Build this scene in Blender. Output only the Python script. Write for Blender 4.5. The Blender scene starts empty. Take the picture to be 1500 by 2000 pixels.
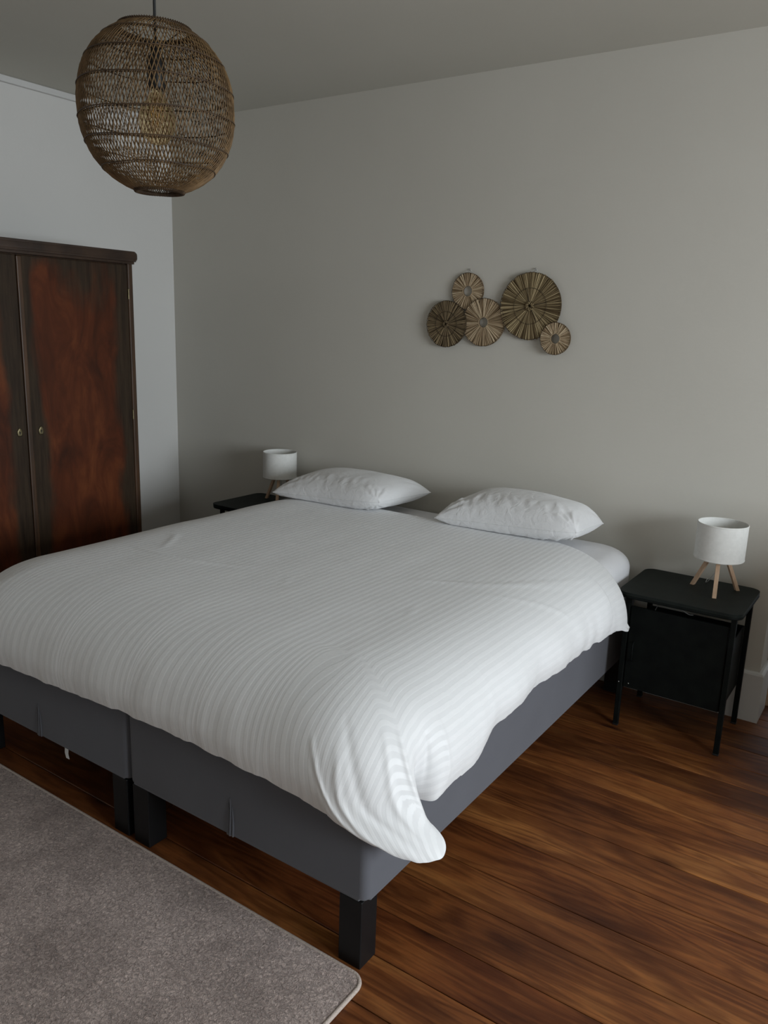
import bpy, bmesh, math, random
from mathutils import Vector, Matrix, noise
random.seed(7)
sc = bpy.context.scene
COL = sc.collection
PI = math.pi

# ------------------------------------------------------------------ camera
CAM_F = 1562.05
R = [[0.8232107417032574, -0.15633610419959137, 0.5457866735583898],
     [0.5667783356866007, 0.17049183882628233, -0.806036507673631],
     [0.032960435912128584, 0.9728779753449246, 0.22895862246759752]]
cd = bpy.data.cameras.new('camera')
cam = bpy.data.objects.new('camera', cd)
COL.objects.link(cam)
cd.sensor_fit = 'VERTICAL'
cd.sensor_height = 32.0
cd.lens = CAM_F / 2000.0 * 32.0
cd.clip_start = 0.02
m = Matrix(R).to_4x4()
m.translation = (0, 0, 1.6)
cam.matrix_world = m
sc.camera = cam

# ------------------------------------------------------------------ view, world, daylight
vs = sc.view_settings
vs.view_transform = 'Standard'
vs.look = 'None'
vs.gamma = 1.0
vs.use_curve_mapping = False
vs.exposure = 0.0

WX0, WX1, WYB, WYF, WH = -4.0, 3.0, 3.5, -1.3, 2.72     # room extents
WIN = (0.20, 2.50, 0.75, 2.25)                           # window opening: y0, y1, z0, z1

w = bpy.data.worlds.new('sky')
sc.world = w
w.use_nodes = True
bg = w.node_tree.nodes['Background']
bg.inputs[0].default_value = (0.72, 0.85, 1.0, 1)
bg.inputs[1].default_value = 0.6


def area(name, loc, rot, sx, sy, power, color):
    l = bpy.data.lights.new(name, 'AREA')
    l.shape = 'RECTANGLE'
    l.size, l.size_y = sx, sy
    l.energy = power
    l.color = color
    o = bpy.data.objects.new(name, l)
    o.location = loc
    o.rotation_euler = rot
    COL.objects.link(o)
    return o


# daylight falling in through the window of the right-hand wall
area('window_daylight', (WX1 + 0.22, (WIN[0] + WIN[1]) / 2, (WIN[2] + WIN[3]) / 2 + 0.05),
     (0, math.radians(60), 0), WIN[3] - WIN[2], WIN[1] - WIN[0], 198, (0.865, 0.94, 1.0))


# ------------------------------------------------------------------ material helpers
def mat(name, color=(0.5, 0.5, 0.5), rough=0.6, metal=0.0, spec=0.5):
    mt = bpy.data.materials.new(name)
    mt.use_nodes = True
    b = mt.node_tree.nodes['Principled BSDF']
    b.inputs['Base Color'].default_value = (*color, 1)
    b.inputs['Roughness'].default_value = rough
    b.inputs['Metallic'].default_value = metal
    b.inputs['Specular IOR Level'].default_value = spec
    return mt


def nd(mt, typ, **kw):
    n = mt.node_tree.nodes.new(typ)
    for k, v in kw.items():
        if k.startswith('i_'):
            key = k[2:].replace('_', ' ')
            n.inputs[key].default_value = v
        else:
            setattr(n, k, v)
    return n


def lk(mt, a, ao, b, bi):
    mt.node_tree.links.new(a.outputs[ao], b.inputs[bi])


def bsdf(mt):
    return mt.node_tree.nodes['Principled BSDF']


def ramp(mt, stops):
    n = mt.node_tree.nodes.new('ShaderNodeValToRGB')
    e = n.color_ramp.elements
    e[0].position, e[0].color = stops[0][0], (*stops[0][1], 1)
    e[1].position, e[1].color = stops[-1][0], (*stops[-1][1], 1)
    for p, c in stops[1:-1]:
        x = e.new(p)
        x.color = (*c, 1)
    return n


def noisy(name, c1, c2, scale, rough=0.6, bump=0.1, bscale=None, coords='Object', stretch=(1, 1, 1), detail=6, bdist=0.01, spec=0.5):
    mt = mat(name, c1, rough, spec=spec)
    tc = nd(mt, 'ShaderNodeTexCoord')
    mp = nd(mt, 'ShaderNodeMapping')
    mp.inputs['Scale'].default_value = stretch
    lk(mt, tc, coords, mp, 'Vector')
    n = nd(mt, 'ShaderNodeTexNoise', i_Scale=scale, i_Detail=detail)
    lk(mt, mp, 'Vector', n, 'Vector')
    r = ramp(mt, [(0.3, c1), (0.7, c2)])
    lk(mt, n, 'Fac', r, 'Fac')
    lk(mt, r, 'Color', bsdf(mt), 'Base Color')
    n2 = nd(mt, 'ShaderNodeTexNoise', i_Scale=bscale or scale * 4, i_Detail=detail)
    lk(mt, mp, 'Vector', n2, 'Vector')
    bp = nd(mt, 'ShaderNodeBump', i_Strength=bump, i_Distance=bdist)
    lk(mt, n2, 'Fac', bp, 'Height')
    lk(mt, bp, 'Normal', bsdf(mt), 'Normal')
    return mt


M = {}
M['wall'] = noisy('painted_wall', (0.575, 0.552, 0.495), (0.600, 0.577, 0.520), 1.5, 0.85, 0.12, 60, bdist=0.004, spec=0.2)
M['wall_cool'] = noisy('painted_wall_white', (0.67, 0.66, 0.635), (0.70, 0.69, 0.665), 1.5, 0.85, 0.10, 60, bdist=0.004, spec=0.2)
M['ceiling'] = noisy('ceiling_paint', (0.57, 0.555, 0.495), (0.60, 0.585, 0.525), 1.2, 0.9, 0.08, 50, bdist=0.004, spec=0.2)
M['trim'] = noisy('trim_paint', (0.62, 0.615, 0.60), (0.66, 0.655, 0.64), 3, 0.5, 0.05, 40, bdist=0.003)
M['black_metal'] = noisy('black_powder_coat', (0.005, 0.006, 0.006), (0.008, 0.010, 0.009), 20, 0.55, 0.08, 400, bdist=0.001, spec=0.08)
M['plate_metal'] = noisy('dark_green_black_coat', (0.010, 0.013, 0.012), (0.014, 0.018, 0.016), 20, 0.55, 0.08, 400, bdist=0.001, spec=0.12)
M['leg_black'] = noisy('black_lacquered_leg', (0.005, 0.005, 0.0055), (0.008, 0.008, 0.0085), 8, 0.45, 0.05, 100, bdist=0.001, spec=0.25)
M['shade'] = noisy('white_lampshade_cloth', (0.74, 0.74, 0.71), (0.80, 0.80, 0.77), 60, 0.85, 0.15, 500, bdist=0.001, spec=0.2)
M['oak'] = noisy('pale_wood', (0.52, 0.34, 0.22), (0.63, 0.44, 0.30), 14, 0.5, 0.08, 60, stretch=(6, 6, 1), bdist=0.001)
M['socket'] = mat('black_bakelite', (0.012, 0.012, 0.012), 0.4)
M['cord'] = mat('black_cord', (0.012, 0.012, 0.012), 0.7)
M['clear_cord'] = mat('grey_cable', (0.45, 0.45, 0.43), 0.5)
M['brass'] = noisy('tarnished_brass', (0.16, 0.13, 0.07), (0.26, 0.22, 0.13), 60, 0.4, 0.1, 200, bdist=0.001)
bsdf(M['brass']).inputs['Metallic'].default_value = 0.85
M['steel'] = mat('steel', (0.5, 0.5, 0.5), 0.35, 1.0)
M['white_tag'] = mat('white_tag', (0.75, 0.75, 0.75), 0.7)
M['dark_void'] = mat('dark_wood_inside', (0.02, 0.012, 0.008), 0.8)
M['thread'] = mat('dark_thread', (0.035, 0.022, 0.012), 0.9)

# amber bulb glass
g = mat('amber_glass', (1.0, 0.90, 0.70), 0.03)
bsdf(g).inputs['Transmission Weight'].default_value = 1.0
bsdf(g).inputs['IOR'].default_value = 1.12
M['amber'] = g
g = mat('window_glass', (1, 1, 1), 0.0)
bsdf(g).inputs['Transmission Weight'].default_value = 1.0
bsdf(g).inputs['IOR'].default_value = 1.05
M['glass'] = g
g = mat('filament', (0.7, 0.45, 0.2), 0.3, 0.8)
M['filament'] = g


def fabric(name, c1, c2, rough=0.9):
    mt = mat(name, c1, rough, spec=0.15)
    tc = nd(mt, 'ShaderNodeTexCoord')
    n = nd(mt, 'ShaderNodeTexNoise', i_Scale=700, i_Detail=3)
    lk(mt, tc, 'Object', n, 'Vector')
    n0 = nd(mt, 'ShaderNodeTexNoise', i_Scale=5, i_Detail=3)
    lk(mt, tc, 'Object', n0, 'Vector')
    r = ramp(mt, [(0.3, c1), (0.7, c2)])
    lk(mt, n0, 'Fac', r, 'Fac')
    lk(mt, r, 'Color', bsdf(mt), 'Base Color')
    bp = nd(mt, 'ShaderNodeBump', i_Strength=0.25, i_Distance=0.001)
    lk(mt, n, 'Fac', bp, 'Height')
    lk(mt, bp, 'Normal', bsdf(mt), 'Normal')
    bsdf(mt).inputs['Sheen Weight'].default_value = 0.15
    return mt


M['bed_grey'] = fabric('grey_upholstery', (0.101, 0.103, 0.117), (0.111, 0.113, 0.128))
M['bed_black'] = mat('black_underside', (0.015, 0.015, 0.016), 0.9)
M['sheet'] = fabric('white_jersey_sheet', (0.74, 0.74, 0.76), (0.78, 0.78, 0.80))


def cotton(name, stripes):
    mt = mat(name, (0.76, 0.76, 0.765), 0.85, spec=0.35)
    b = bsdf(mt)
    b.inputs['Sheen Weight'].default_value = 0.4
    b.inputs['Sheen Roughness'].default_value = 0.6
    tc = nd(mt, 'ShaderNodeTexCoord')
    wn = nd(mt, 'ShaderNodeTexNoise', i_Scale=22.0, i_Detail=5, i_Roughness=0.55, i_Distortion=0.8)
    lk(mt, tc, 'Object', wn, 'Vector')
    wn2 = nd(mt, 'ShaderNodeTexNoise', i_Scale=700.0, i_Detail=2)
    lk(mt, tc, 'Object', wn2, 'Vector')
    b1 = nd(mt, 'ShaderNodeBump', i_Strength=0.06 if stripes else 0.7, i_Distance=0.006)
    lk(mt, wn, 'Fac', b1, 'Height')
    b2 = nd(mt, 'ShaderNodeBump', i_Strength=0.15, i_Distance=0.0008)
    lk(mt, wn2, 'Fac', b2, 'Height')
    lk(mt, b1, 'Normal', b2, 'Normal')
    last = b2
    if stripes:
        sx = nd(mt, 'ShaderNodeSeparateXYZ')
        lk(mt, tc, 'UV', sx, 'Vector')
        mul = nd(mt, 'ShaderNodeMath', operation='MULTIPLY')
        mul.inputs[1].default_value = 2 * PI / stripes
        lk(mt, sx, 'X', mul, 0)
        sn = nd(mt, 'ShaderNodeMath', operation='SINE')
        lk(mt, mul, 0, sn, 0)
        r = nd(mt, 'ShaderNodeMapRange')
        r.inputs['From Min'].default_value = -0.35
        r.inputs['From Max'].default_value = 0.35
        r.interpolation_type = 'SMOOTHSTEP'
        lk(mt, sn, 0, r, 'Value')
        cr = ramp(mt, [(0.0, (0.712, 0.717, 0.722)), (1.0, (0.765, 0.77, 0.775))])
        lk(mt, r, 'Result', cr, 'Fac')
        lk(mt, cr, 'Color', b, 'Base Color')
        rr = nd(mt, 'ShaderNodeMapRange')
        rr.inputs['To Min'].default_value = 0.75
        rr.inputs['To Max'].default_value = 0.48
        lk(mt, r, 'Result', rr, 'Value')
        lk(mt, rr, 'Result', b, 'Roughness')
        b3 = nd(mt, 'ShaderNodeBump', i_Strength=0.17, i_Distance=0.0015)
        lk(mt, r, 'Result', b3, 'Height')
        lk(mt, last, 'Normal', b3, 'Normal')
        last = b3
    lk(mt, last, 'Normal', b, 'Normal')
    return mt


M['duvet'] = cotton('striped_satin_cotton', 0.026)
M['pillow'] = cotton('white_cotton_pillowcase', 0)


def floor_material():
    mt = mat('varnished_pine_boards', (0.1, 0.05, 0.025), 0.35)
    b = bsdf(mt)
    tc = nd(mt, 'ShaderNodeTexCoord')
    at = nd(mt, 'ShaderNodeAttribute', attribute_name='board')
    # shift each board's grain
    vm = nd(mt, 'ShaderNodeVectorMath', operation='MULTIPLY')
    vm.inputs[1].default_value = (17.0, 9.0, 5.0)
    lk(mt, at, 'Color', vm, 0)
    add = nd(mt, 'ShaderNodeVectorMath', operation='ADD')
    lk(mt, tc, 'Object', add, 0)
    lk(mt, vm, 'Vector', add, 1)
    mp = nd(mt, 'ShaderNodeMapping')
    mp.inputs['Scale'].default_value = (0.55, 5.0, 1.0)
    lk(mt, add, 'Vector', mp, 'Vector')
    n1 = nd(mt, 'ShaderNodeTexNoise', i_Scale=2.2, i_Detail=3, i_Roughness=0.45, i_Distortion=0.6)
    lk(mt, mp, 'Vector', n1, 'Vector')
    # contour rings from the noise = cathedral grain
    mul = nd(mt, 'ShaderNodeMath', operation='MULTIPLY')
    mul.inputs[1].default_value = 44.0
    lk(mt, n1, 'Fac', mul, 0)
    sn = nd(mt, 'ShaderNodeMath', operation='SINE')
    lk(mt, mul, 0, sn, 0)
    mr = nd(mt, 'ShaderNodeMapRange')
    mr.inputs['From Min'].default_value = -1
    mr.inputs['From Max'].default_value = 1
    lk(mt, sn, 0, mr, 'Value')
    # broad blotches
    n2 = nd(mt, 'ShaderNodeTexNoise', i_Scale=3.0, i_Detail=4, i_Roughness=0.6)
    mp2 = nd(mt, 'ShaderNodeMapping')
    mp2.inputs['Scale'].default_value = (0.7, 2.0, 1.0)
    lk(mt, add, 'Vector', mp2, 'Vector')
    lk(mt, mp2, 'Vector', n2, 'Vector')
    # fine fibres
    n3 = nd(mt, 'ShaderNodeTexNoise', i_Scale=9.0, i_Detail=8, i_Roughness=0.7)
    mp3 = nd(mt, 'ShaderNodeMapping')
    mp3.inputs['Scale'].default_value = (0.8, 22.0, 1.0)
    lk(mt, add, 'Vector', mp3, 'Vector')
    lk(mt, mp3, 'Vector', n3, 'Vector')
    base = ramp(mt, [(0.30, (0.070, 0.022, 0.007)), (0.5, (0.145, 0.050, 0.015)), (0.72, (0.255, 0.105, 0.032))])
    lk(mt, n2, 'Fac', base, 'Fac')
    m1 = nd(mt, 'ShaderNodeMix', data_type='RGBA', blend_type='MULTIPLY')
    m1.inputs[0].default_value = 0.7
    lk(mt, base, 'Color', m1, 6)
    g1 = ramp(mt, [(0.0, (0.62, 0.52, 0.45)), (0.6, (1, 1, 1)), (1.0, (1.25, 1.2, 1.1))])
    lk(mt, mr, 'Result', g1, 'Fac')
    lk(mt, g1, 'Color', m1, 7)
    m2 = nd(mt, 'ShaderNodeMix', data_type='RGBA', blend_type='MULTIPLY')
    m2.inputs[0].default_value = 0.65
    g2 = ramp(mt, [(0.34, (0.58, 0.52, 0.50)), (0.60, (1.16, 1.15, 1.12))])
    lk(mt, n3, 'Fac', g2, 'Fac')
    lk(mt, m1, 2, m2, 6)
    lk(mt, g2, 'Color', m2, 7)
    # board to board tone
    sp = nd(mt, 'ShaderNodeSeparateColor')
    lk(mt, at, 'Color', sp, 'Color')
    g3 = ramp(mt, [(0.0, (0.62, 0.58, 0.55)), (0.35, (0.95, 0.78, 0.70)), (0.7, (1.05, 1.0, 0.92)), (1.0, (1.35, 1.35, 1.3))])
    lk(mt, sp, 0, g3, 'Fac')
    m3 = nd(mt, 'ShaderNodeMix', data_type='RGBA', blend_type='MULTIPLY')
    m3.inputs[0].default_value = 0.85
    lk(mt, m2, 2, m3, 6)
    lk(mt, g3, 'Color', m3, 7)
    # knots
    vo = nd(mt, 'ShaderNodeTexVoronoi', voronoi_dimensions='2D', i_Scale=1.5)
    mpv = nd(mt, 'ShaderNodeMapping')
    mpv.inputs['Scale'].default_value = (0.8, 1.7, 1.0)
    lk(mt, add, 'Vector', mpv, 'Vector')
    lk(mt, mpv, 'Vector', vo, 'Vector')
    kr = ramp(mt, [(0.02, (0.20, 0.13, 0.10)), (0.085, (1, 1, 1))])
    lk(mt, vo, 'Distance', kr, 'Fac')
    m4 = nd(mt, 'ShaderNodeMix', data_type='RGBA', blend_type='MULTIPLY')
    m4.inputs[0].default_value = 0.9
    lk(mt, m3, 2, m4, 6)
    lk(mt, kr, 'Color', m4, 7)
    lk(mt, m4, 2, b, 'Base Color')
    rr = nd(mt, 'ShaderNodeMapRange')
    rr.inputs['To Min'].default_value = 0.36
    rr.inputs['To Max'].default_value = 0.56
    lk(mt, n3, 'Fac', rr, 'Value')
    lk(mt, rr, 'Result', b, 'Roughness')
    b.inputs['Specular IOR Level'].default_value = 0.35
    bp = nd(mt, 'ShaderNodeBump', i_Strength=0.2, i_Distance=0.002)
    lk(mt, n3, 'Fac', bp, 'Height')
    lk(mt, bp, 'Normal', b, 'Normal')
    return mt


M['floor'] = floor_material()


def veneer_material():
    """burl veneer: red-brown field inside an irregular dark band; UV 0..1 over a door"""
    mt = mat('burl_veneer', (0.1, 0.04, 0.02), 0.42, spec=0.2)
    b = bsdf(mt)
    tc = nd(mt, 'ShaderNodeTexCoord')
    sx = nd(mt, 'ShaderNodeSeparateXYZ')
    lk(mt, tc, 'UV', sx, 'Vector')

    def dist(out, off):
        s = nd(mt, 'ShaderNodeMath', operation='SUBTRACT')
        lk(mt, sx, out, s, 0)
        s.inputs[1].default_value = off
        a = nd(mt, 'ShaderNodeMath', operation='ABSOLUTE')
        lk(mt, s, 0, a, 0)
        return a
    du = dist('X', 0.50)
    dv = dist('Y', 0.53)
    mv = nd(mt, 'ShaderNodeMath', operation='MULTIPLY')
    mv.inputs[1].default_value = 0.86
    lk(mt, dv, 0, mv, 0)
    mx = nd(mt, 'ShaderNodeMath', operation='SMOOTH_MAX')
    mx.inputs[2].default_value = 0.08
    lk(mt, du, 0, mx, 0)
    lk(mt, mv, 0, mx, 1)
    nz = nd(mt, 'ShaderNodeTexNoise', i_Scale=2.6, i_Detail=6, i_Roughness=0.5)
    mp = nd(mt, 'ShaderNodeMapping')
    mp.inputs['Scale'].default_value = (1.0, 2.0, 0.9)
    lk(mt, tc, 'Object', mp, 'Vector')
    lk(mt, mp, 'Vector', nz, 'Vector')
    ns = nd(mt, 'ShaderNodeMath', operation='MULTIPLY_ADD')
    ns.inputs[1].default_value = 0.34
    ns.inputs[2].default_value = -0.17
    lk(mt, nz, 'Fac', ns, 0)
    ad = nd(mt, 'ShaderNodeMath', operation='ADD')
    lk(mt, mx, 0, ad, 0)
    lk(mt, ns, 0, ad, 1)
    fr = nd(mt, 'ShaderNodeMapRange')
    fr.inputs['From Min'].default_value = 0.32
    fr.inputs['From Max'].default_value = 0.40
    fr.interpolation_type = 'SMOOTHSTEP'
    lk(mt, ad, 0, fr, 'Value')
    # red field with cloudy figure
    n2 = nd(mt, 'ShaderNodeTexNoise', i_Scale=3.2, i_Detail=7, i_Roughness=0.6, i_Distortion=1.2)
    mp2 = nd(mt, 'ShaderNodeMapping')
    mp2.inputs['Scale'].default_value = (1.0, 2.4, 0.8)
    mp2.inputs['Rotation'].default_value = (0.4, 0, 0)
    lk(mt, tc, 'Object', mp2, 'Vector')
    lk(mt, mp2, 'Vector', n2, 'Vector')
    red = ramp(mt, [(0.28, (0.036, 0.012, 0.006)), (0.5, (0.086, 0.023, 0.009)), (0.72, (0.150, 0.044, 0.015))])
    lk(mt, n2, 'Fac', red, 'Fac')
    n3 = nd(mt, 'ShaderNodeTexNoise', i_Scale=12, i_Detail=6, i_Roughness=0.65)
    mp3 = nd(mt, 'ShaderNodeMapping')
    mp3.inputs['Scale'].default_value = (1, 5, 0.35)
    lk(mt, tc, 'Object', mp3, 'Vector')
    lk(mt, mp3, 'Vector', n3, 'Vector')
    dark = ramp(mt, [(0.3, (0.020, 0.013, 0.009)), (0.7, (0.052, 0.034, 0.020))])
    lk(mt, n3, 'Fac', dark, 'Fac')
    mixn = nd(mt, 'ShaderNodeMix', data_type='RGBA')
    lk(mt, fr, 'Result', mixn, 0)
    lk(mt, red, 'Color', mixn, 6)
    lk(mt, dark, 'Color', mixn, 7)
    lk(mt, mixn, 2, b, 'Base Color')
    bp = nd(mt, 'ShaderNodeBump', i_Strength=0.12, i_Distance=0.002)
    lk(mt, n3, 'Fac', bp, 'Height')
    lk(mt, bp, 'Normal', b, 'Normal')
    return mt


M['veneer'] = veneer_material()
M['dark_wood'] = noisy('dark_stained_wood', (0.022, 0.012, 0.008), (0.055, 0.030, 0.018), 9, 0.38, 0.12, 30, stretch=(5, 1, 1), bdist=0.002)
M['dark_wood_v'] = noisy('dark_stained_wood_upright', (0.030, 0.016, 0.009), (0.085, 0.042, 0.020), 9, 0.4, 0.12, 30, stretch=(5, 5, 0.5), bdist=0.002)


def rattan(name, c1, c2, scale=25):
    return noisy(name, c1, c2, scale, 0.55, 0.2, 200, bdist=0.001)


M['rattan'] = rattan('rattan', (0.105, 0.060, 0.024), (0.215, 0.130, 0.055))
M['rattan_dark'] = rattan('rattan_ring', (0.035, 0.019, 0.009), (0.085, 0.048, 0.020))


def straw(name, dark, mid, light):
    mt = mat(name, mid, 0.8, spec=0.2)
    at = nd(mt, 'ShaderNodeAttribute', attribute_name='tone')
    r = ramp(mt, [(0.0, dark), (0.5, mid), (1.0, light)])
    lk(mt, at, 'Fac', r, 'Fac')
    lk(mt, r, 'Color', bsdf(mt), 'Base Color')
    return mt


M['straw_big'] = straw('straw_brown', (0.085, 0.055, 0.026), (0.22, 0.165, 0.088), (0.42, 0.33, 0.19))
M['straw_dark'] = straw('straw_dark', (0.060, 0.042, 0.022), (0.145, 0.105, 0.060), (0.28, 0.21, 0.12))
M['straw_pale'] = straw('straw_pale', (0.17, 0.115, 0.062), (0.36, 0.265, 0.165), (0.54, 0.43, 0.29))


def rug_material():
    mt = mat('taupe_pile', (0.3, 0.26, 0.23), 1.0, spec=0.05)
    b = bsdf(mt)
    tc = nd(mt, 'ShaderNodeTexCoord')
    n1 = nd(mt, 'ShaderNodeTexNoise', i_Scale=5.0, i_Detail=7, i_Roughness=0.7, i_Distortion=0.3)
    lk(mt, tc, 'Object', n1, 'Vector')
    n2 = nd(mt, 'ShaderNodeTexNoise', i_Scale=110.0, i_Detail=4, i_Roughness=0.7, i_Distortion=1.0)
    lk(mt, tc, 'Object', n2, 'Vector')
    r1 = ramp(mt, [(0.3, (0.31, 0.24, 0.215)), (0.7, (0.57, 0.455, 0.415))])
    lk(mt, n1, 'Fac', r1, 'Fac')
    r2 = ramp(mt, [(0.36, (0.55, 0.53, 0.51)), (0.5, (1, 1, 1)), (0.66, (1.6, 1.6, 1.57))])
    lk(mt, n2, 'Fac', r2, 'Fac')
    mx = nd(mt, 'ShaderNodeMix', data_type='RGBA', blend_type='MULTIPLY')
    mx.inputs[0].default_value = 0.8
    lk(mt, r1, 'Color', mx, 6)
    lk(mt, r2, 'Color', mx, 7)
    lk(mt, mx, 2, b, 'Base Color')
    bp = nd(mt, 'ShaderNodeBump', i_Strength=1.0, i_Distance=0.012)
    lk(mt, n2, 'Fac', bp, 'Height')
    lk(mt, bp, 'Normal', b, 'Normal')
    b.inputs['Sheen Weight'].default_value = 0.25
    return mt


M['rug'] = rug_material()
M['rug_edge'] = noisy('rug_binding', (0.42, 0.35, 0.305), (0.52, 0.44, 0.39), 200, 0.95, 0.6, 300, bdist=0.003, spec=0.1)


# ------------------------------------------------------------------ object helpers
def obj(name, me_or_bm, material, parent=None, smooth=False, sharp=None):
    if isinstance(me_or_bm, bmesh.types.BMesh):
        me = bpy.data.meshes.new(name)
        me_or_bm.normal_update()
        me_or_bm.to_mesh(me)
        me_or_bm.free()
    else:
        me = me_or_bm
    if smooth or sharp:
        for p in me.polygons:
            p.use_smooth = True
        if sharp:
            me.set_sharp_from_angle(angle=math.radians(sharp))
    o = bpy.data.objects.new(name, me)
    if material:
        me.materials.append(material)
    COL.objects.link(o)
    if parent:
        o.parent = parent
    return o


def thing(name, label, cat, loc=(0, 0, 0), rz=0, group=None):
    o = bpy.data.objects.new(name, None)
    o.empty_display_size = 0.05
    o.location = loc
    o.rotation_euler = (0, 0, rz)
    COL.objects.link(o)
    return tag(o, label, cat, group)


def tag(o, label, cat, group=None):
    o['label'] = label
    o['category'] = cat
    if group:
        o['group'] = group
    return o


def struct(o):
    o['kind'] = 'structure'
    return o


def dup(root, loc, label, rz=0):
    r = root.copy()
    COL.objects.link(r)
    r.location = loc
    r.rotation_euler = (0, 0, rz)
    r['label'] = label
    for ch in list(root.children):
        c = ch.copy()
        COL.objects.link(c)
        c.parent = r
        for gch in list(ch.children):
            d = gch.copy()
            COL.objects.link(d)
            d.parent = c
    return r


def add_box(bm, x0, x1, y0, y1, z0, z1, bev=0.0, seg=2):
    r = bmesh.ops.create_cube(bm, size=1)
    vs_ = r['verts']
    for v in vs_:
        v.co = Vector(((x0 + x1) / 2 + v.co.x * (x1 - x0), (y0 + y1) / 2 + v.co.y * (y1 - y0), (z0 + z1) / 2 + v.co.z * (z1 - z0)))
    if bev > 0:
        es = list({e for v in vs_ for e in v.link_edges})
        bmesh.ops.bevel(bm, geom=es, offset=bev, segments=seg, affect='EDGES', profile=0.5)


def box(x0, x1, y0, y1, z0, z1, bev=0.0, seg=2):
    bm = bmesh.new()
    add_box(bm, x0, x1, y0, y1, z0, z1, bev, seg)
    return bm


def add_tube(bm, pts, rad, n=8, closed=False, caps=True, flat=1.0):
    pts = [Vector(p) for p in pts]
    k = len(pts)
    rings = []
    up = None
    for i in range(k):
        a = pts[(i - 1) % k] if (closed or i > 0) else pts[i]
        c = pts[(i + 1) % k] if (closed or i < k - 1) else pts[i]
        t = (c - a).normalized()
        if up is None:
            up = Vector((0, 0, 1)) if abs(t.z) < 0.9 else Vector((1, 0, 0))
        s = t.cross(up).normalized()
        up = s.cross(t).normalized()
        r = rad[i] if isinstance(rad, (list, tuple)) else rad
        rings.append([bm.verts.new(pts[i] + s * math.cos(2 * PI * j / n) * r + up * math.sin(2 * PI * j / n) * r * flat) for j in range(n)])
    m_ = k if closed else k - 1
    for i in range(m_):
        A, B = rings[i], rings[(i + 1) % k]
        for j in range(n):
            bm.faces.new((A[j], A[(j + 1) % n], B[(j + 1) % n], B[j]))
    if caps and not closed:
        bm.faces.new(list(reversed(rings[0])))
        bm.faces.new(rings[-1])


def tube(pts, rad, n=8, closed=False):
    bm = bmesh.new()
    add_tube(bm, pts, rad, n, closed)
    return bm


def lathe(prof, n=48, closed=False):
    """prof: (r, z) list"""
    bm = bmesh.new()
    rings = []
    for r, z in prof:
        rings.append([bm.verts.new((r * math.cos(2 * PI * j / n), r * math.sin(2 * PI * j / n), z)) for j in range(n)] if r > 1e-6 else [bm.verts.new((0, 0, z))])
    L = list(zip(rings[:-1], rings[1:]))
    if closed:
        L.append((rings[-1], rings[0]))
    for A, B in L:
        for j in range(n):
            a0, a1 = A[j % len(A)], A[(j + 1) % len(A)]
            b0, b1 = B[j % len(B)], B[(j + 1) % len(B)]
            f = []
            for v in (a0, a1, b1, b0):
                if v not in f:
                    f.append(v)
            if len(f) > 2:
                bm.faces.new(f)
    bmesh.ops.recalc_face_normals(bm, faces=bm.faces)
    return bm


def circle(r, z, n=64, c=(0, 0)):
    return [(c[0] + r * math.cos(2 * PI * i / n), c[1] + r * math.sin(2 * PI * i / n), z) for i in range(n)]


# ------------------------------------------------------------------ the room
def build_floor():
    me = bpy.data.meshes.new('floor')
    bm = bmesh.new()
    lay = bm.loops.layers.float_color.new('board')
    rng = random.Random(3)
    ys = [WYF - 0.3]
    fixed = [1.62, 1.788, 1.933, 2.129, 2.309, 2.434, 2.60, 2.76]
    y = 1.62
    low = []
    while y > WYF - 0.3:
        y -= rng.choice([0.135, 0.15, 0.165, 0.18])
        low.append(y)
    ys = sorted(low) + fixed
    y = 2.76
    while y < 4.1:
        y += rng.choice([0.14, 0.155, 0.17])
        ys.append(y)
    for i in range(len(ys) - 1):
        y0, y1 = ys[i], ys[i + 1]
        xs = [-4.3]
        x = rng.choice([-2.6, -1.9, 3.4, 3.4, 3.4]) - 8.0
        while x < 3.4:
            x += 8.0
            if x > -4.2:
                xs.append(min(x, 3.4))
        g_ = 0.0016
        for a, b_ in zip(xs[:-1], xs[1:]):
            if b_ - a < 0.05:
                continue
            t = (rng.random(), rng.random(), rng.random(), 1)
            z = rng.uniform(-0.0006, 0)
            # top with eased long edges, sides down
            prof = [(y0 + g_, -0.02), (y0 + g_, z - 0.0018), (y0 + g_ + 0.0022, z), (y1 - g_ - 0.0022, z), (y1 - g_, z - 0.0018), (y1 - g_, -0.02)]
            A = [bm.verts.new((a + g_ * 0.6, p[0], p[1])) for p in prof]
            B = [bm.verts.new((b_ - g_ * 0.6, p[0], p[1])) for p in prof]
            for j in range(5):
                f = bm.faces.new((A[j], A[j + 1], B[j + 1], B[j]))
                for l in f.loops:
                    l[lay] = t
    bmesh.ops.recalc_face_normals(bm, faces=bm.faces)
    for f in bm.faces:
        if f.normal.z < -0.1:
            f.normal_flip()
    # dark subfloor under the gaps
    o = obj('floor', bm, M['floor'])
    struct(o)
    s = obj('subfloor', box(-4.3, 3.4, WYF - 0.3, 4.2, -0.10, -0.022), M['dark_void'])
    s.parent = o
    return o


build_floor()

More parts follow.
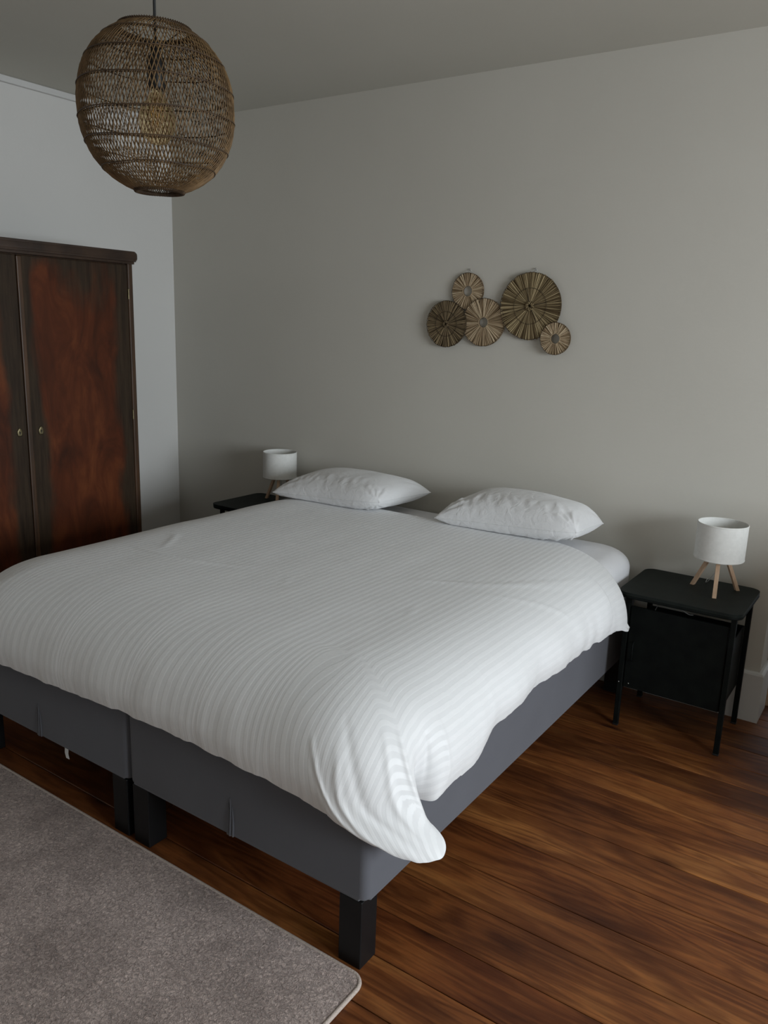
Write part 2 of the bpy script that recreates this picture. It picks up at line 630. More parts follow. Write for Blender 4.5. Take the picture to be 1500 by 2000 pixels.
CORNER = -0.43      # where the head wall stops at the door recess
bm = box(WX0 - 0.2, CORNER, WYB, WYB + 0.36, 0, WH)
struct(obj('wall_back', bm, M['wall']))
bm = box(CORNER, WX1 + 0.2, WYB, WYB + 0.36, 2.12, WH)            # lintel over the recess
add_box(bm, 0.52, WX1 + 0.2, WYB, WYB + 0.36, 0, 2.12)
struct(obj('wall_back_right', bm, M['wall']))
struct(obj('wall_left', box(WX0 - 0.2, WX0, WYF - 0.2, WYB, 0, WH), M['wall_cool']))
bm = box(WX1, WX1 + 0.2, WYF - 0.2, WYB, 0, WIN[2])
add_box(bm, WX1, WX1 + 0.2, WYF - 0.2, WYB, WIN[3], WH)
add_box(bm, WX1, WX1 + 0.2, WYF - 0.2, WIN[0], WIN[2], WIN[3])
add_box(bm, WX1, WX1 + 0.2, WIN[1], WYB, WIN[2], WIN[3])
struct(obj('wall_right', bm, M['wall']))
# half-height block added out of view to shade floor along the head wall
struct(obj('added_shade_block', box(0.20, 0.32, 2.70, WYB, 0, 0.95, 0.004), M['wall']))
struct(obj('wall_front', box(WX0 - 0.2, WX1 + 0.2, WYF - 0.2, WYF, 0, WH), M['wall']))
bm = box(WX0 - 0.2, WX1 + 0.2, WYF - 0.2, WYB + 0.36, WH, WH + 0.15)
co = obj('ceiling', bm, M['ceiling'], sharp=40)
struct(co)


def skirting(name, pts, h, t, parent=None):
    """profile swept along plan polyline pts; the room is to the right of the direction"""
    prof = [(0, 0), (t, 0), (t, h - 0.012), (t - 0.004, h - 0.004), (t * 0.5, h), (0, h)]
    bm_ = bmesh.new()
    rows = []
    n = len(pts)
    for i, p in enumerate(pts):
        p = Vector(p)
        d0 = (p - Vector(pts[i - 1])).normalized() if i else None
        d1 = (Vector(pts[i + 1]) - p).normalized() if i < n - 1 else None
        d0 = d0 or d1
        d1 = d1 or d0
        n0 = Vector((d0.y, -d0.x))
        n1 = Vector((d1.y, -d1.x))
        bis = (n0 + n1).normalized()
        k = 1.0 / max(0.2, bis.dot(n0))
        rows.append([bm_.verts.new((p.x + bis.x * k * a, p.y + bis.y * k * a, z)) for a, z in prof])
    for a, b_ in zip(rows[:-1], rows[1:]):
        for j in range(len(prof)):
            bm_.faces.new((a[j], a[(j + 1) % len(prof)], b_[(j + 1) % len(prof)], b_[j]))
    bm_.faces.new(rows[0])
    bm_.faces.new(rows[-1])
    bmesh.ops.recalc_face_normals(bm_, faces=bm_.faces)
    return struct(obj(name, bm_, M['trim']))


skirting('baseboard_back', [(WX0, WYB), (CORNER, WYB), (CORNER, WYB + 0.17)], 0.222, 0.019)
skirting('baseboard_left', [(WX0, WYF), (WX0, WYB - 0.02)], 0.222, 0.019)
# small cornice on the left wall, just under the ceiling
bm = box(WX0, WX0 + 0.022, WYF, WYB, WH - 0.032, WH, 0.006, 3)
struct(obj('trim_1', bm, M['trim']))

# door recess beyond the head wall's right end
t = bpy.data.objects.new('door_1', None)
t.location = (0, 0, 0)
COL.objects.link(t)
struct(t)
bm = box(CORNER, CORNER + 0.03, WYB + 0.19, WYB + 0.25, 0, 2.12, 0.003)
add_box(bm, 0.49, 0.52, WYB + 0.19, WYB + 0.25, 0, 2.12, 0.003)
add_box(bm, CORNER + 0.03, 0.49, WYB + 0.19, WYB + 0.25, 2.08, 2.12, 0.003)
add_box(bm, CORNER + 0.03, 0.49, WYB + 0.185, WYB + 0.27, 0.0, 0.022, 0.003)
obj('door_frame', bm, M['oak'], t)
bm = box(CORNER + 0.10, 0.485, WYB + 0.20, WYB + 0.24, 0.024, 2.075, 0.004)
obj('door_panel', bm, M['trim'], t)
obj('side_light_glass', box(CORNER + 0.032, CORNER + 0.098, WYB + 0.218, WYB + 0.224, 0.024, 2.078), M['glass'], t)
bm = lathe([(0.0, 0), (0.012, 0), (0.012, 0.03), (0.026, 0.045), (0.026, 0.06), (0, 0.066)], 20)
hnd = obj('door_handle', bm, M['brass'], t, smooth=True)
hnd.location = (CORNER + 0.15, WYB + 0.20, 1.02)
hnd.rotation_euler = (PI / 2, 0, 0)

# the window that lights the room
t = bpy.data.objects.new('window_1', None)
COL.objects.link(t)
struct(t)
y0, y1, z0, z1 = WIN
fw = 0.055
bm = box(WX1 + 0.09, WX1 + 0.15, y0, y1, z0, z0 + fw, 0.004)
add_box(bm, WX1 + 0.09, WX1 + 0.15, y0, y1, z1 - fw, z1, 0.004)
for yy in (y0, y0 + (y1 - y0) / 3 - fw / 2, y0 + (y1 - y0) * 2 / 3 - fw / 2, y1 - fw):
    add_box(bm, WX1 + 0.09, WX1 + 0.15, yy, yy + fw, z0 + fw, z1 - fw, 0.004)
obj('window_frame', bm, M['trim'], t)
obj('window_sill', box(WX1 - 0.06, WX1 + 0.09, y0 - 0.05, y1 + 0.05, z0 - 0.03, z0, 0.005), M['trim'], t)


# ------------------------------------------------------------------ rounded panels
def rounded_plate(x0, x1, y0, y1, z0, z1, r, n=10, bev=0.003, corners=(1, 1, 1, 1)):
    bm = bmesh.new()
    pts = []
    for (cx, cy, a0), on in zip([(x1 - r, y1 - r, 0), (x0 + r, y1 - r, 90), (x0 + r, y0 + r, 180), (x1 - r, y0 + r, 270)], corners):
        for i in range(n + 1):
            a = math.radians(a0 + 90 * i / n)
            pts.append((cx + r * math.cos(a), cy + r * math.sin(a)))
    bot = [bm.verts.new((p[0], p[1], z0)) for p in pts]
    top = [bm.verts.new((p[0], p[1], z1)) for p in pts]
    k = len(pts)
    ft = bm.faces.new(top)
    fb = bm.faces.new(list(reversed(bot)))
    for i in range(k):
        bm.faces.new((bot[i], bot[(i + 1) % k], top[(i + 1) % k], top[i]))
    if bev:
        es = [e for e in ft.edges] + [e for e in fb.edges]
        bmesh.ops.bevel(bm, geom=es, offset=bev, segments=3, affect='EDGES', profile=0.5)
    return bm


# ------------------------------------------------------------------ wardrobe
def build_wardrobe():
    XF = -3.40
    Y0, Y1 = 1.47, 2.712
    t_ = thing('wardrobe', 'dark antique two-door wardrobe with red-brown burl veneer by the left wall', 'wardrobe', (-3.68, 2.09, 0))
    ox, oy = -t_.location.x, -t_.location.y

    def L(o):
        o.location = (ox, oy, 0)
        return o
    bm = bmesh.new()
    add_box(bm, -3.985, XF - 0.024, Y0, Y1, 0.10, 1.862, 0.004)
    L(obj('carcass', bm, M['dark_wood_v'], t_))
    # front stiles and rails around the doors
    bm = bmesh.new()
    add_box(bm, XF - 0.024, XF, Y1 - 0.030, Y1, 0.10, 1.858, 0.006, 3)
    add_box(bm, XF - 0.024, XF, Y0, Y0 + 0.030, 0.10, 1.858, 0.006, 3)
    add_box(bm, XF - 0.024, XF - 0.001, Y0 + 0.03, Y1 - 0.03, 0.10, 0.17, 0.004, 2)
    L(obj('face_frame', bm, M['dark_wood_v'], t_))
    # cornice with a rounded nose and rounded front corner
    bm = rounded_plate(-3.985, XF + 0.036, Y0 - 0.02, Y1 + 0.018, 1.858, 1.905, 0.03, 8, 0.016)
    L(obj('cornice', bm, M['dark_wood'], t_, sharp=35))
    bm = rounded_plate(-3.985, XF + 0.02, Y0 - 0.008, Y1 + 0.006, 1.846, 1.860, 0.02, 6, 0.003)
    L(obj('cornice_moulding', bm, M['dark_wood'], t_, sharp=35))
    # plinth and feet
    L(obj('plinth', box(-3.97, XF - 0.01, Y0 + 0.01, Y1 - 0.01, 0.04, 0.11, 0.006), M['dark_wood'], t_))
    for fx in (-3.93, XF - 0.06):
        for fy in (Y0 + 0.06, Y1 - 0.06):
            bm = lathe([(0, 0), (0.022, 0), (0.034, 0.015), (0.034, 0.03), (0.024, 0.045), (0, 0.045)], 20)
            f = obj('foot', bm, M['dark_wood'], t_, smooth=True)
            f.location = (ox + fx, oy + fy, 0)
    GAP = 2.092

    def door(ya, yb, seam_side):
        me = bpy.data.meshes.new('door')
        bm = box(XF - 0.022, XF - 0.002, ya, yb, 0.175, 1.842, 0.004, 2)
        uv = bm.loops.layers.uv.new('UVMap')
        for f in bm.faces:
            for l in f.loops:
                l[uv].uv = ((l.vert.co.y - ya) / (yb - ya), (l.vert.co.z - 0.175) / (1.842 - 0.175))
        d = L(obj('door', bm, M['veneer'], t_))
        return d
    d1 = door(Y0 + 0.032, GAP - 0.002, 1)
    d2 = door(GAP + 0.002, Y1 - 0.032, -1)
    # overlapping bead on the right door's closing edge
    bm = box(XF - 0.003, XF + 0.007, GAP - 0.004, GAP + 0.020, 0.18, 1.838, 0.004, 3)
    b_ = obj('closing_bead', bm, M['dark_wood_v'], d2)
    for d, yk in ((d1, 2.052), (d2, 2.158)):
        prof = [(0.0, 0.0), (0.013, 0.0), (0.013, 0.002), (0.010, 0.004), (0.005, 0.0035), (0.0, 0.0035)]
        bm = lathe(prof, 24)
        for v in bm.verts:
            v.co.y *= 1.55
            v.co.y += 0.003 * math.cos(v.co.x * 240) if abs(v.co.y) > 0.012 else 0
        e = obj('escutcheon', bm, M['brass'], d, smooth=True)
        e.rotation_euler = (PI / 2, 0, PI / 2)
        e.location = (XF - 0.001, yk, 1.063)
        bm = bmesh.new()
        bmesh.ops.create_cone(bm, cap_ends=True, segments=14, radius1=0.0028, radius2=0.0028, depth=0.002)
        add_box(bm, -0.0012, 0.0012, -0.009, 0, -0.001, 0.001)
        kh = obj('keyhole', bm, M['socket'], d)
        kh.rotation_euler = (PI / 2, 0, PI / 2)
        kh.location = (XF + 0.003, yk, 1.065)
    # little hinge pins on the right stile
    for z in (1.70, 1.10, 0.42):
        bm = bmesh.new()
        add_tube(bm, [(XF + 0.001, Y1 - 0.031, z - 0.022), (XF + 0.001, Y1 - 0.031, z + 0.022)], 0.004, 10)
        bmesh.ops.create_uvsphere(bm, u_segments=10, v_segments=6, radius=0.0055, matrix=Matrix.Translation((XF + 0.001, Y1 - 0.031, z + 0.024)))
        L(obj('hinge', bm, M['brass'], t_, sharp=40))
    return t_


build_wardrobe()


# ------------------------------------------------------------------ bed
BZ = 0.20
BX = [-2.765, -1.867, -1.863, -0.965]
BY0, BY1 = 1.402, 3.455
BTOP = 0.47


def build_base(x0, x1, label, with_tag):
    cx = (x0 + x1) / 2
    t_ = thing('box_spring', label, 'bed base', (cx, (BY0 + BY1) / 2, 0), 0, 'box springs of the double bed')
    oy = -(BY0 + BY1) / 2
    W = (x1 - x0) / 2
    # upholstered box, slightly sagging cover with a rounded upright corner
    bm = rounded_plate(-W, W, BY0 + oy, BY1 + oy, BZ, BTOP, 0.022, 8, 0.010)
    for v in bm.verts:
        pass
    o = obj('upholstered_box', bm, M['bed_grey'], t_, sharp=40)
    obj('bottom_cloth', box(-W + 0.015, W - 0.015, BY0 + oy + 0.015, BY1 + oy - 0.015, BZ - 0.004, BZ + 0.002), M['bed_black'], t_)
    for sx in (-1, 1):
        for sy in (0, 1):
            lx0 = sx * (W - 0.012)
            lx1 = sx * (W - 0.082)
            ly0 = (BY0 + 0.001) if sy == 0 else BY1 - 0.071
            obj('leg', box(min(lx0, lx1), max(lx0, lx1), ly0 + oy, ly0 + 0.07 + oy, 0, BZ - 0.002, 0.003, 2), M['leg_black'], t_)
    # gathered pleat in the cover (a pinched vertical fold) at the middle of the foot side
    bm = bmesh.new()
    for dx, zt, rr in ((-0.009, 0.300, 0.0035), (0.0, 0.318, 0.0050), (0.010, 0.295, 0.0035)):
        pts = []
        rad = []
        for i in range(11):
            k = i / 10
            z = BZ - 0.001 + (zt - BZ) * k
            pts.append((dx * (1 - 0.35 * k) + 0.004 * math.sin(k * 3.0), BY0 + oy - 0.0005 - 0.0015 * math.sin(PI * k), z))
            rad.append(rr * (1 - k) ** 0.6 + 0.0004)
        add_tube(bm, pts, rad, 8)
    p = obj('cover_pleat', bm, M['bed_grey'], t_, smooth=True)
    p.location = (0.0, 0, 0)
    p.location.x = -0.015
    if with_tag:
        bm = bmesh.new()
        pr = [(0.0, 0.0, BZ), (0.001, -0.004, 0.185), (0.004, -0.008, 0.160), (0.007, -0.006, 0.140)]
        va = [bm.verts.new((0.083 + p_[0], BY0 + oy + 0.03 + p_[1], p_[2])) for p_ in pr]
        vb = [bm.verts.new((0.103 + p_[0] * 0.6, BY0 + oy + 0.03 + p_[1], p_[2])) for p_ in pr]
        for i in range(3):
            bm.faces.new((va[i], va[i + 1], vb[i + 1], vb[i]))
        tg = obj('care_tag', bm, M['white_tag'], t_)
        md = tg.modifiers.new('thickness', 'SOLIDIFY')
        md.thickness = 0.001
        tg['label'] = 'white care tag'
    return t_


build_base(BX[0], BX[1], 'left grey box spring, with white tag hanging below its front', True)
build_base(BX[2], BX[3], 'right grey box spring beside the open wooden floor', False)

# mattress under its fitted sheet
bm = bmesh.new()
mz0, mz1 = BTOP + 0.002, 0.684
prof = [(0.012, mz0), (0.002, mz0 + 0.012), (0.0, mz0 + 0.04)]
for i in range(11):
    a_ = PI / 2 * i / 10
    prof.append((0.085 * (1 - math.cos(a_)), mz1 - 0.075 + 0.075 * math.sin(a_)))
prof += [(0.16, mz1 + 0.001), (0.30, mz1 + 0.002)]
rows = []
mx0, mx1, my0, my1, mr = BX[0] + 0.005, BX[3] - 0.002, BY0 + 0.02, BY1 - 0.005, 0.15
for ins, z in prof:
    row = []
    for (cx, cy, a0) in ((mx1, my1, 0), (mx0, my1, 90), (mx0, my0, 180), (mx1, my0, 270)):
        sx, sy = (1 if cx == mx1 else -1), (1 if cy == my1 else -1)
        rr = max(mr - ins * 0.6, 0.03)
        for i in range(11):
            a_ = math.radians(a0 + 9 * i)
            row.append(bm.verts.new((cx - sx * (ins + rr) + rr * math.cos(a_), cy - sy * (ins + rr) + rr * math.sin(a_), z)))
    rows.append(row)
for ra, rb in zip(rows[:-1], rows[1:]):
    for i in range(len(ra)):
        j = (i + 1) % len(ra)
        bm.faces.new((ra[i], ra[j], rb[j], rb[i]))
bm.faces.new(rows[-1])
bm.faces.new(list(reversed(rows[0])))
o = obj('mattress', bm, M['sheet'], sharp=60)
tag(o, 'mattress in plain white fitted sheet, showing by the right-hand pillow', 'mattress')


# ------------------------------------------------------------------ duvet
def catmull(pts, n):
    """n samples along a Catmull-Rom spline through pts (uniform)"""
    out = []
    k = len(pts)
    for s in range(n):
        u = s / (n - 1) * (k - 1)
        i = min(int(u), k - 2)
        f = u - i
        P = [Vector(pts[max(0, i - 1)]), Vector(pts[i]), Vector(pts[i + 1]), Vector(pts[min(k - 1, i + 2)])]
        out.append(0.5 * ((2 * P[1]) + (P[2] - P[0]) * f + (2 * P[0] - 5 * P[1] + 4 * P[2] - P[3]) * f * f + (3 * P[1] - P[0] - 3 * P[2] + P[3]) * f ** 3))
    return out


def interp(tab, x):
    if x <= tab[0][0]:
        return tab[0][1:]
    for a, b_ in zip(tab[:-1], tab[1:]):
        if x <= b_[0]:
            k = (x - a[0]) / (b_[0] - a[0])
            k = k * k * (3 - 2 * k)
            return tuple(a[i] + (b_[i] - a[i]) * k for i in range(1, len(a)))
    return tab[-1][1:]


TXR, TXL, TYF, TYH = -1.22, -2.50, 1.68, 3.12     # flat top of the duvet
DZ = 0.724


def build_duvet():
    NX, NY, NQ = 100, 130, 34
    bm = bmesh.new()
    uvl = bm.loops.layers.uv.new('UVMap')
    UV = {}

    def V(co, u, v):
        x = bm.verts.new(co)
        UV[x] = (u, v)
        return x

    def zt(x, y):
        return DZ + 0.0025 * noise.noise(Vector((x * 3.1, y * 2.3, 0.3))) + 0.0009 * noise.noise(Vector((x * 9, y * 6, 4.0)))
    xs = [TXL + (TXR - TXL) * i / NX for i in range(NX + 1)]
    ys = [TYF + (TYH - TYF) * j / NY for j in range(NY + 1)]
    G = [[V((x, y, zt(x, y)), x, y) for y in ys] for x in xs]
    for i in range(NX):
        for j in range(NY):
            bm.faces.new((G[i][j], G[i + 1][j], G[i + 1][j + 1], G[i][j + 1]))
    # hem line: tables of y -> (hem x, hem y, hem z) on the right side
    right = [(1.68, -0.868, 1.700, 0.447), (1.79, -0.868, 1.79, 0.452), (1.90, -0.872, 1.885, 0.500), (2.16, -0.872, 2.16, 0.512),
             (2.5, -0.870, 2.49, 0.497), (2.65, -0.874, 2.62, 0.492), (2.9, -0.858, 2.84, 0.482), (3.12, -0.838, 2.985, 0.478)]
    left = [(1.68, -2.90, 1.68, 0.47), (2.4, -2.90, 2.38, 0.50), (3.12, -2.89, 2.97, 0.50)]
    foot = [(-2.50, -2.50, 1.335, 0.445), (-2.1, -2.1, 1.338, 0.456), (-1.78, -1.78, 1.34, 0.472), (-1.5, -1.5, 1.34, 0.470), (-1.27, -1.28, 1.34, 0.463), (-1.22, -1.22, 1.34, 0.459)]
    cR = catmull([(-0.868, 1.700, 0.449), (-0.866, 1.64, 0.448), (-0.872, 1.585, 0.432), (-0.910, 1.562, 0.424), (-0.958, 1.545, 0.438), (-0.912, 1.505, 0.430),
                  (-0.832, 1.498, 0.418), (-0.788, 1.478, 0.395), (-0.790, 1.430, 0.382), (-0.838, 1.378, 0.390), (-0.910, 1.345, 0.414),
                  (-1.00, 1.335, 0.436), (-1.10, 1.337, 0.450), (-1.22, 1.34, 0.459)], 130)
    cL = catmull([(-2.50, 1.335, 0.445), (-2.65, 1.345, 0.44), (-2.80, 1.40, 0.42), (-2.88, 1.52, 0.43), (-2.90, 1.68, 0.47)], 26)
    # perimeter list of (T vertex, T xyz, hem xyz, uv direction)
    per = []
    for j in range(NY, -1, -1):
        h = interp(right, ys[j])
        per.append((G[NX][j], Vector(h), (1, 0)))
    phis = [0, 5, 11, 17, 24, 30, 35, 40, 48, 58, 66, 73, 80, 90]
    for k, h in enumerate(cR[1:-1]):
        u = (k + 1) / (len(cR) - 1) * 13
        i = int(u)
        a = math.radians(phis[i] + (phis[min(13, i + 1)] - phis[i]) * (u - i))
        per.append((G[NX][0], h, (math.cos(a), -math.sin(a)), a, u))
    for i in range(NX, -1, -1):
        h = interp(foot, xs[i])
        per.append((G[i][0], Vector(h), (0, -1)))
    for k, h in enumerate(cL[1:-1]):
        a = (k + 1) / (len(cL) - 1) * PI / 2
        per.append((G[0][0], h, (-math.sin(a), -math.cos(a))))
    for j in range(0, NY + 1):
        h = interp(left, ys[j])
        per.append((G[0][j], Vector(h), (-1, 0)))
    # arc position along hem for ripples
    s = 0
    S = [0]
    for a, b_ in zip(per[:-1], per[1:]):
        s += (b_[1] - a[1]).length
        S.append(s)
    rows = []
    for idx, rec in enumerate(per):
        tv, h, dr = rec[:3]
        T = tv.co.copy()
        row = [tv]
        u0, v0 = UV[tv]
        out = Vector((h.x - T.x, h.y - T.y, 0))
        od = out.normalized()
        dS = min(out.length, 0.362)
        if len(rec) == 5:
            a, u = rec[3:]
            od = Vector((math.cos(a), -math.sin(a), 0))
            dS = 0.355 + 0.045 * math.sin(2 * a) 
        sl = 0
        prev = T
        on_foot = dr == (0, -1)
        for q in range(1, NQ + 1):
            f = q / NQ
            th = f * PI / 2
            # super-ellipse shoulder that turns to a near-vertical hang
            e = max(0.0, min(1.0, (out.length - dS) / 0.09))
            e = e * e * (3 - 2 * e)
            fA = 1 - 0.30 * e
            zB = h.z + (0.480 - h.z) * e
            fa = min(1.0, f / fA)
            th = fa * PI / 2
            fh = math.sin(th) ** 0.80
            fz = 1 - math.cos(th) ** 0.74
            g0 = max(0.0, (f - 0.45) / 0.55) ** 1.4
            fb = max(0.0, (f - fA) / max(1 - fA, 1e-3))
            g1 = 0.12 * fa ** 3 + 0.88 * fb
            gw = (1 - e) * g0 + e * g1
            p = T + od * dS * fh + (out - od * dS) * gw
            p.z = T.z + (zB - T.z) * fz + (h.z - zB) * fb ** 1.2
            # cloth life: low waves that grow to the hem
            ph = S[idx]
            wv = noise.noise(Vector((ph * 7.0, f * 1.4, 2.0))) * 0.010 * f ** 2 + noise.noise(Vector((ph * 22.0, f * 2.0, 7.0))) * 0.0045 * f ** 3
            wv += noise.noise(Vector((p.x * 5, p.y * 5, p.z * 6))) * 0.006 * math.sin(th)
            calm = 0.35 if on_foot and T.x < -1.5 else (0.7 if on_foot else 1.0)
            p += od * wv * calm
            p.z += noise.noise(Vector((ph * 16.0, 5.0, 1.0))) * 0.007 * f ** 6 + noise.noise(Vector((ph * 45.0, 5.0, 1.0))) * 0.0025 * f ** 8
            # hem tucks slightly under
            if f > 0.9:
                p -= od * 0.012 * ((f - 0.9) / 0.1) ** 2
            sl += (p - prev).length
            prev = p.copy()
            row.append(V(p, u0 + dr[0] * sl, v0 + dr[1] * sl))
        rows.append(row)
    # relax the corner cloth, hem and flat top held
    lo, hi = NY - 14, NY + len(cR) + 14
    for it in range(26):
        new = {}
        for i in range(lo, hi):
            for q in range(2, NQ):
                wgt = 0.5 * (1 - (q / NQ) ** 2.5)
                if i < NY or i > NY + len(cR) - 2:
                    d_ = (NY - i) if i < NY else i - (NY + len(cR) - 2)
                    wgt *= max(0.0, 1 - d_ / 14.0)
                c_ = rows[i][q].co
                av = (rows[i - 1][q].co + rows[i + 1][q].co) * 0.25 + (rows[i][q - 1].co + rows[i][q + 1].co) * 0.25
                for st in (3, 6):
                    a_, b2 = rows[max(0, i - st)][q].co, rows[i + st][q].co
                    av = av * 0.75 + (a_ + b2) * 0.125
                new[rows[i][q]] = c_.lerp(av, wgt)
        for v, c_ in new.items():
            v.co = c_
    for i in range(NY + 1, NY + len(cR) - 1):
        a, u = per[i][3:]
        od = Vector((math.cos(a), -math.sin(a), 0.25))
        for q in range(4, NQ):
            f = q / NQ
            amp = 0.0
            for u0, sl_, f0, f1, A_, wd in ((7.2, 1.2, 0.45, 1.0, 0.007, 0.22), (8.6, -1.5, 0.35, 1.0, -0.006, 0.25), (9.6, 0.8, 0.5, 1.0, 0.006, 0.2),
                                            (10.8, -2.0, 0.55, 1.0, 0.005, 0.2), (5.9, 0.4, 0.5, 0.95, 0.008, 0.22), (3.2, -0.8, 0.62, 1.0, -0.005, 0.2), (1.6, -0.5, 0.6, 1.0, 0.005, 0.2)):
                if f0 < f <= f1:
                    amp += A_ * math.sin(PI * (f - f0) / (f1 - f0)) ** 0.7 * math.exp(-((u - u0 - sl_ * (f - 0.7)) / wd) ** 2)
            rows[i][q].co += od * amp * 0.75
    for a, b_ in zip(rows[:-1], rows[1:]):
        for q in range(NQ):
            vs4 = []
            for v in (a[q], b_[q], b_[q + 1], a[q + 1]):
                if v not in vs4:
                    vs4.append(v)
            if len(vs4) > 2:
                bm.faces.new(vs4)
    # soft fullness: raise the flat region slightly in the middle, pinch marks
    for f in bm.faces:
        for l in f.loops:
            l[uvl].uv = UV[l.vert]
    bmesh.ops.recalc_face_normals(bm, faces=bm.faces)
    if sum(f.normal.z for f in bm.faces) < 0:
        bmesh.ops.reverse_faces(bm, faces=bm.faces)
    # crisp little creases here and there
    creases = [(-1.30, 2.35, 0.5, 0.16), (-1.05, 2.62, 1.1, 0.25), (-1.10, 2.50, 0.9, 0.30), (-1.02, 2.40, 0.7, 0.22), (-2.2, 1.95, 0.2, 0.3), (-2.45, 2.1, 2.2, 0.15),
               (-1.25, 2.02, 1.9, 0.07), (-1.75, 2.0, 2.0, 0.06)]
    for v in bm.verts:
        x, y = v.co.x, v.co.y
        if v.co.z > 0.6:
            for cx, cy, ang, ln in creases:
                dx, dy = x - cx, y - cy
                a = dx * math.cos(ang) + dy * math.sin(ang)
                b_ = -dx * math.sin(ang) + dy * math.cos(ang) - 0.6 * a * a
                if abs(a) < ln and abs(b_) < 0.03:
                    v.co.z += 0.004 * (1 - (a / ln) ** 2) * math.exp(-(b_ / (0.010 if ln > 0.1 else 0.005)) ** 2) * (1 if ln > 0.1 else 0.5)
    o = obj('duvet', bm, M['duvet'], smooth=True)
    sd = o.modifiers.new('thickness', 'SOLIDIFY')
    sd.thickness = 0.018
    sd.offset = -1
    sd.use_rim = True
    bv = o.modifiers.new('soft_edge', 'BEVEL')
    bv.width = 0.006
    bv.segments = 3
    bv.limit_method = 'ANGLE'
    bv.angle_limit = math.radians(60)
    tag(o, 'white striped duvet spread over the bed, one corner drooping at the foot', 'duvet')
    # piped seam along the hem
    bm = bmesh.new()
    pts = [r[-1].co.copy() for r in rows] if False else None
    return o


build_duvet()


# ------------------------------------------------------------------ pillows
def build_pillow(corners, height, base_z, label, seed):
    """corners: front-left, front-right, back-right, back-left in 3D"""
    FL, FR, BR, BL = [Vector(c) for c in corners]
    c0 = (FL + FR + BR + BL) / 4
    N, Mv = 96, 64
    bm = bmesh.new()
    uvl = bm.loops.layers.uv.new('UVMap')
    UV = {}

    def pos(u, v, side):
        # u,v in -1..1 ; edges drawn in between the corners
        uu = u * (1 - 0.075 * (1 - v * v) * abs(u) ** 3)
        vv = v * (1 - 0.10 * (1 - u * u) * abs(v) ** 3)
        cr_ = (u * v) ** 4
        kk = 0.035 + (0.11 if (u > 0 and v < 0) else 0.0)
        uu *= 1 - kk * 0.6 * cr_
        vv *= 1 - kk * 1.6 * cr_
        a, b_ = (uu + 1) / 2, (vv + 1) / 2
        p = (FL * (1 - a) + FR * a) * (1 - b_) + (BL * (1 - a) + BR * a) * b_
        e = max(0.0, (1 - abs(u) ** 3.0) * (1 - abs(v) ** 2.6))
        th = e ** 0.46
        sd = Vector((seed * 3.7, seed * 1.3, 0))
        wr = noise.noise(Vector((u * 2.4, v * 2.0, side)) + sd) * 0.10
        # creases running from front edge inward and from corners
        fr = max(0.0, 1 - abs((v + 0.62) / 0.42))
        wr += fr * (noise.noise(Vector((u * 11 + v * 3.5, v * 2.2, 3)) + sd) * 0.19 + noise.noise(Vector((u * 27 + v * 6, v * 3, 9)) + sd) * 0.10)
        for cu, cv in ((-1, -1), (1, -1), (1, 1), (-1, 1)):
            du_, dv_ = (u - cu) * 1.5, v - cv
            r_ = math.hypot(du_, dv_)
            ang = math.atan2(dv_, du_)
            wr += 0.10 * math.sin(ang * 17 + seed * 2) * math.exp(-((r_ - 0.42) / 0.24) ** 2)
        if side > 0:
            p.z += height * th * (1 + wr * (0.35 + 0.65 * (1 - th)))
        else:
            p.z -= 0.07 * th * (1 + wr)
            p.z = max(p.z, base_z + 0.0005)
        return p
    top = {}
    for side in (1, -1):
        g_ = {}
        for i in range(N + 1):
            for j in range(Mv + 1):
                # denser sampling near the seam
                u = math.sin((i / N * 2 - 1) * PI / 2)
                v = math.sin((j / Mv * 2 - 1) * PI / 2)
                edge = i in (0, N) or j in (0, Mv)
                if side == -1 and edge:
                    g_[i, j] = top[i, j]
                else:
                    x = bm.verts.new(pos(u, v, side) - c0)
                    UV[x] = (u * 0.35, v * 0.25)
                    g_[i, j] = x
        if side == 1:
            top = g_
        for i in range(N):
            for j in range(Mv):
                q = (g_[i, j], g_[i + 1, j], g_[i + 1, j + 1], g_[i, j + 1])
                bm.faces.new(q if side == 1 else tuple(reversed(q)))
    for f in bm.faces:
        for l in f.loops:
            a = UV[l.vert]
            l[uvl].uv = a
    o = obj('pillow', bm, M['pillow'], smooth=True)
    o.location = c0
    tag(o, label, 'pillow', 'white pillows at the head of the bed')
    # stitched seam round the edge
    per = [(i, 0) for i in range(N)] + [(N, j) for j in range(Mv)] + [(i, Mv) for i in range(N, 0, -1)] + [(0, j) for j in range(Mv, 0, -1)]
    pts = []
    for i, j in per[::2]:
        pts.append(pos(math.sin((i / N * 2 - 1) * PI / 2), math.sin((j / Mv * 2 - 1) * PI / 2), 1) - c0)
    bm = bmesh.new()
    add_tube(bm, pts, 0.0028, 6, closed=True)
    s_ = obj('seam', bm, M['pillow'], o, smooth=True)
    return o


build_pillow([(-2.73, 2.985, 0.740), (-2.065, 2.985, 0.782), (-2.02, 3.42, 0.778), (-2.68, 3.44, 0.785)], 0.092, 0.727,
             'left white pillow, its left end in front of a small lamp', 1.0)
build_pillow([(-1.80, 3.045, 0.748), (-1.110, 3.060, 0.790), (-1.11, 3.375, 0.778), (-1.72, 3.44, 0.795)], 0.112, 0.727,
             'right white pillow, nearer the bare mattress corner', 2.3)


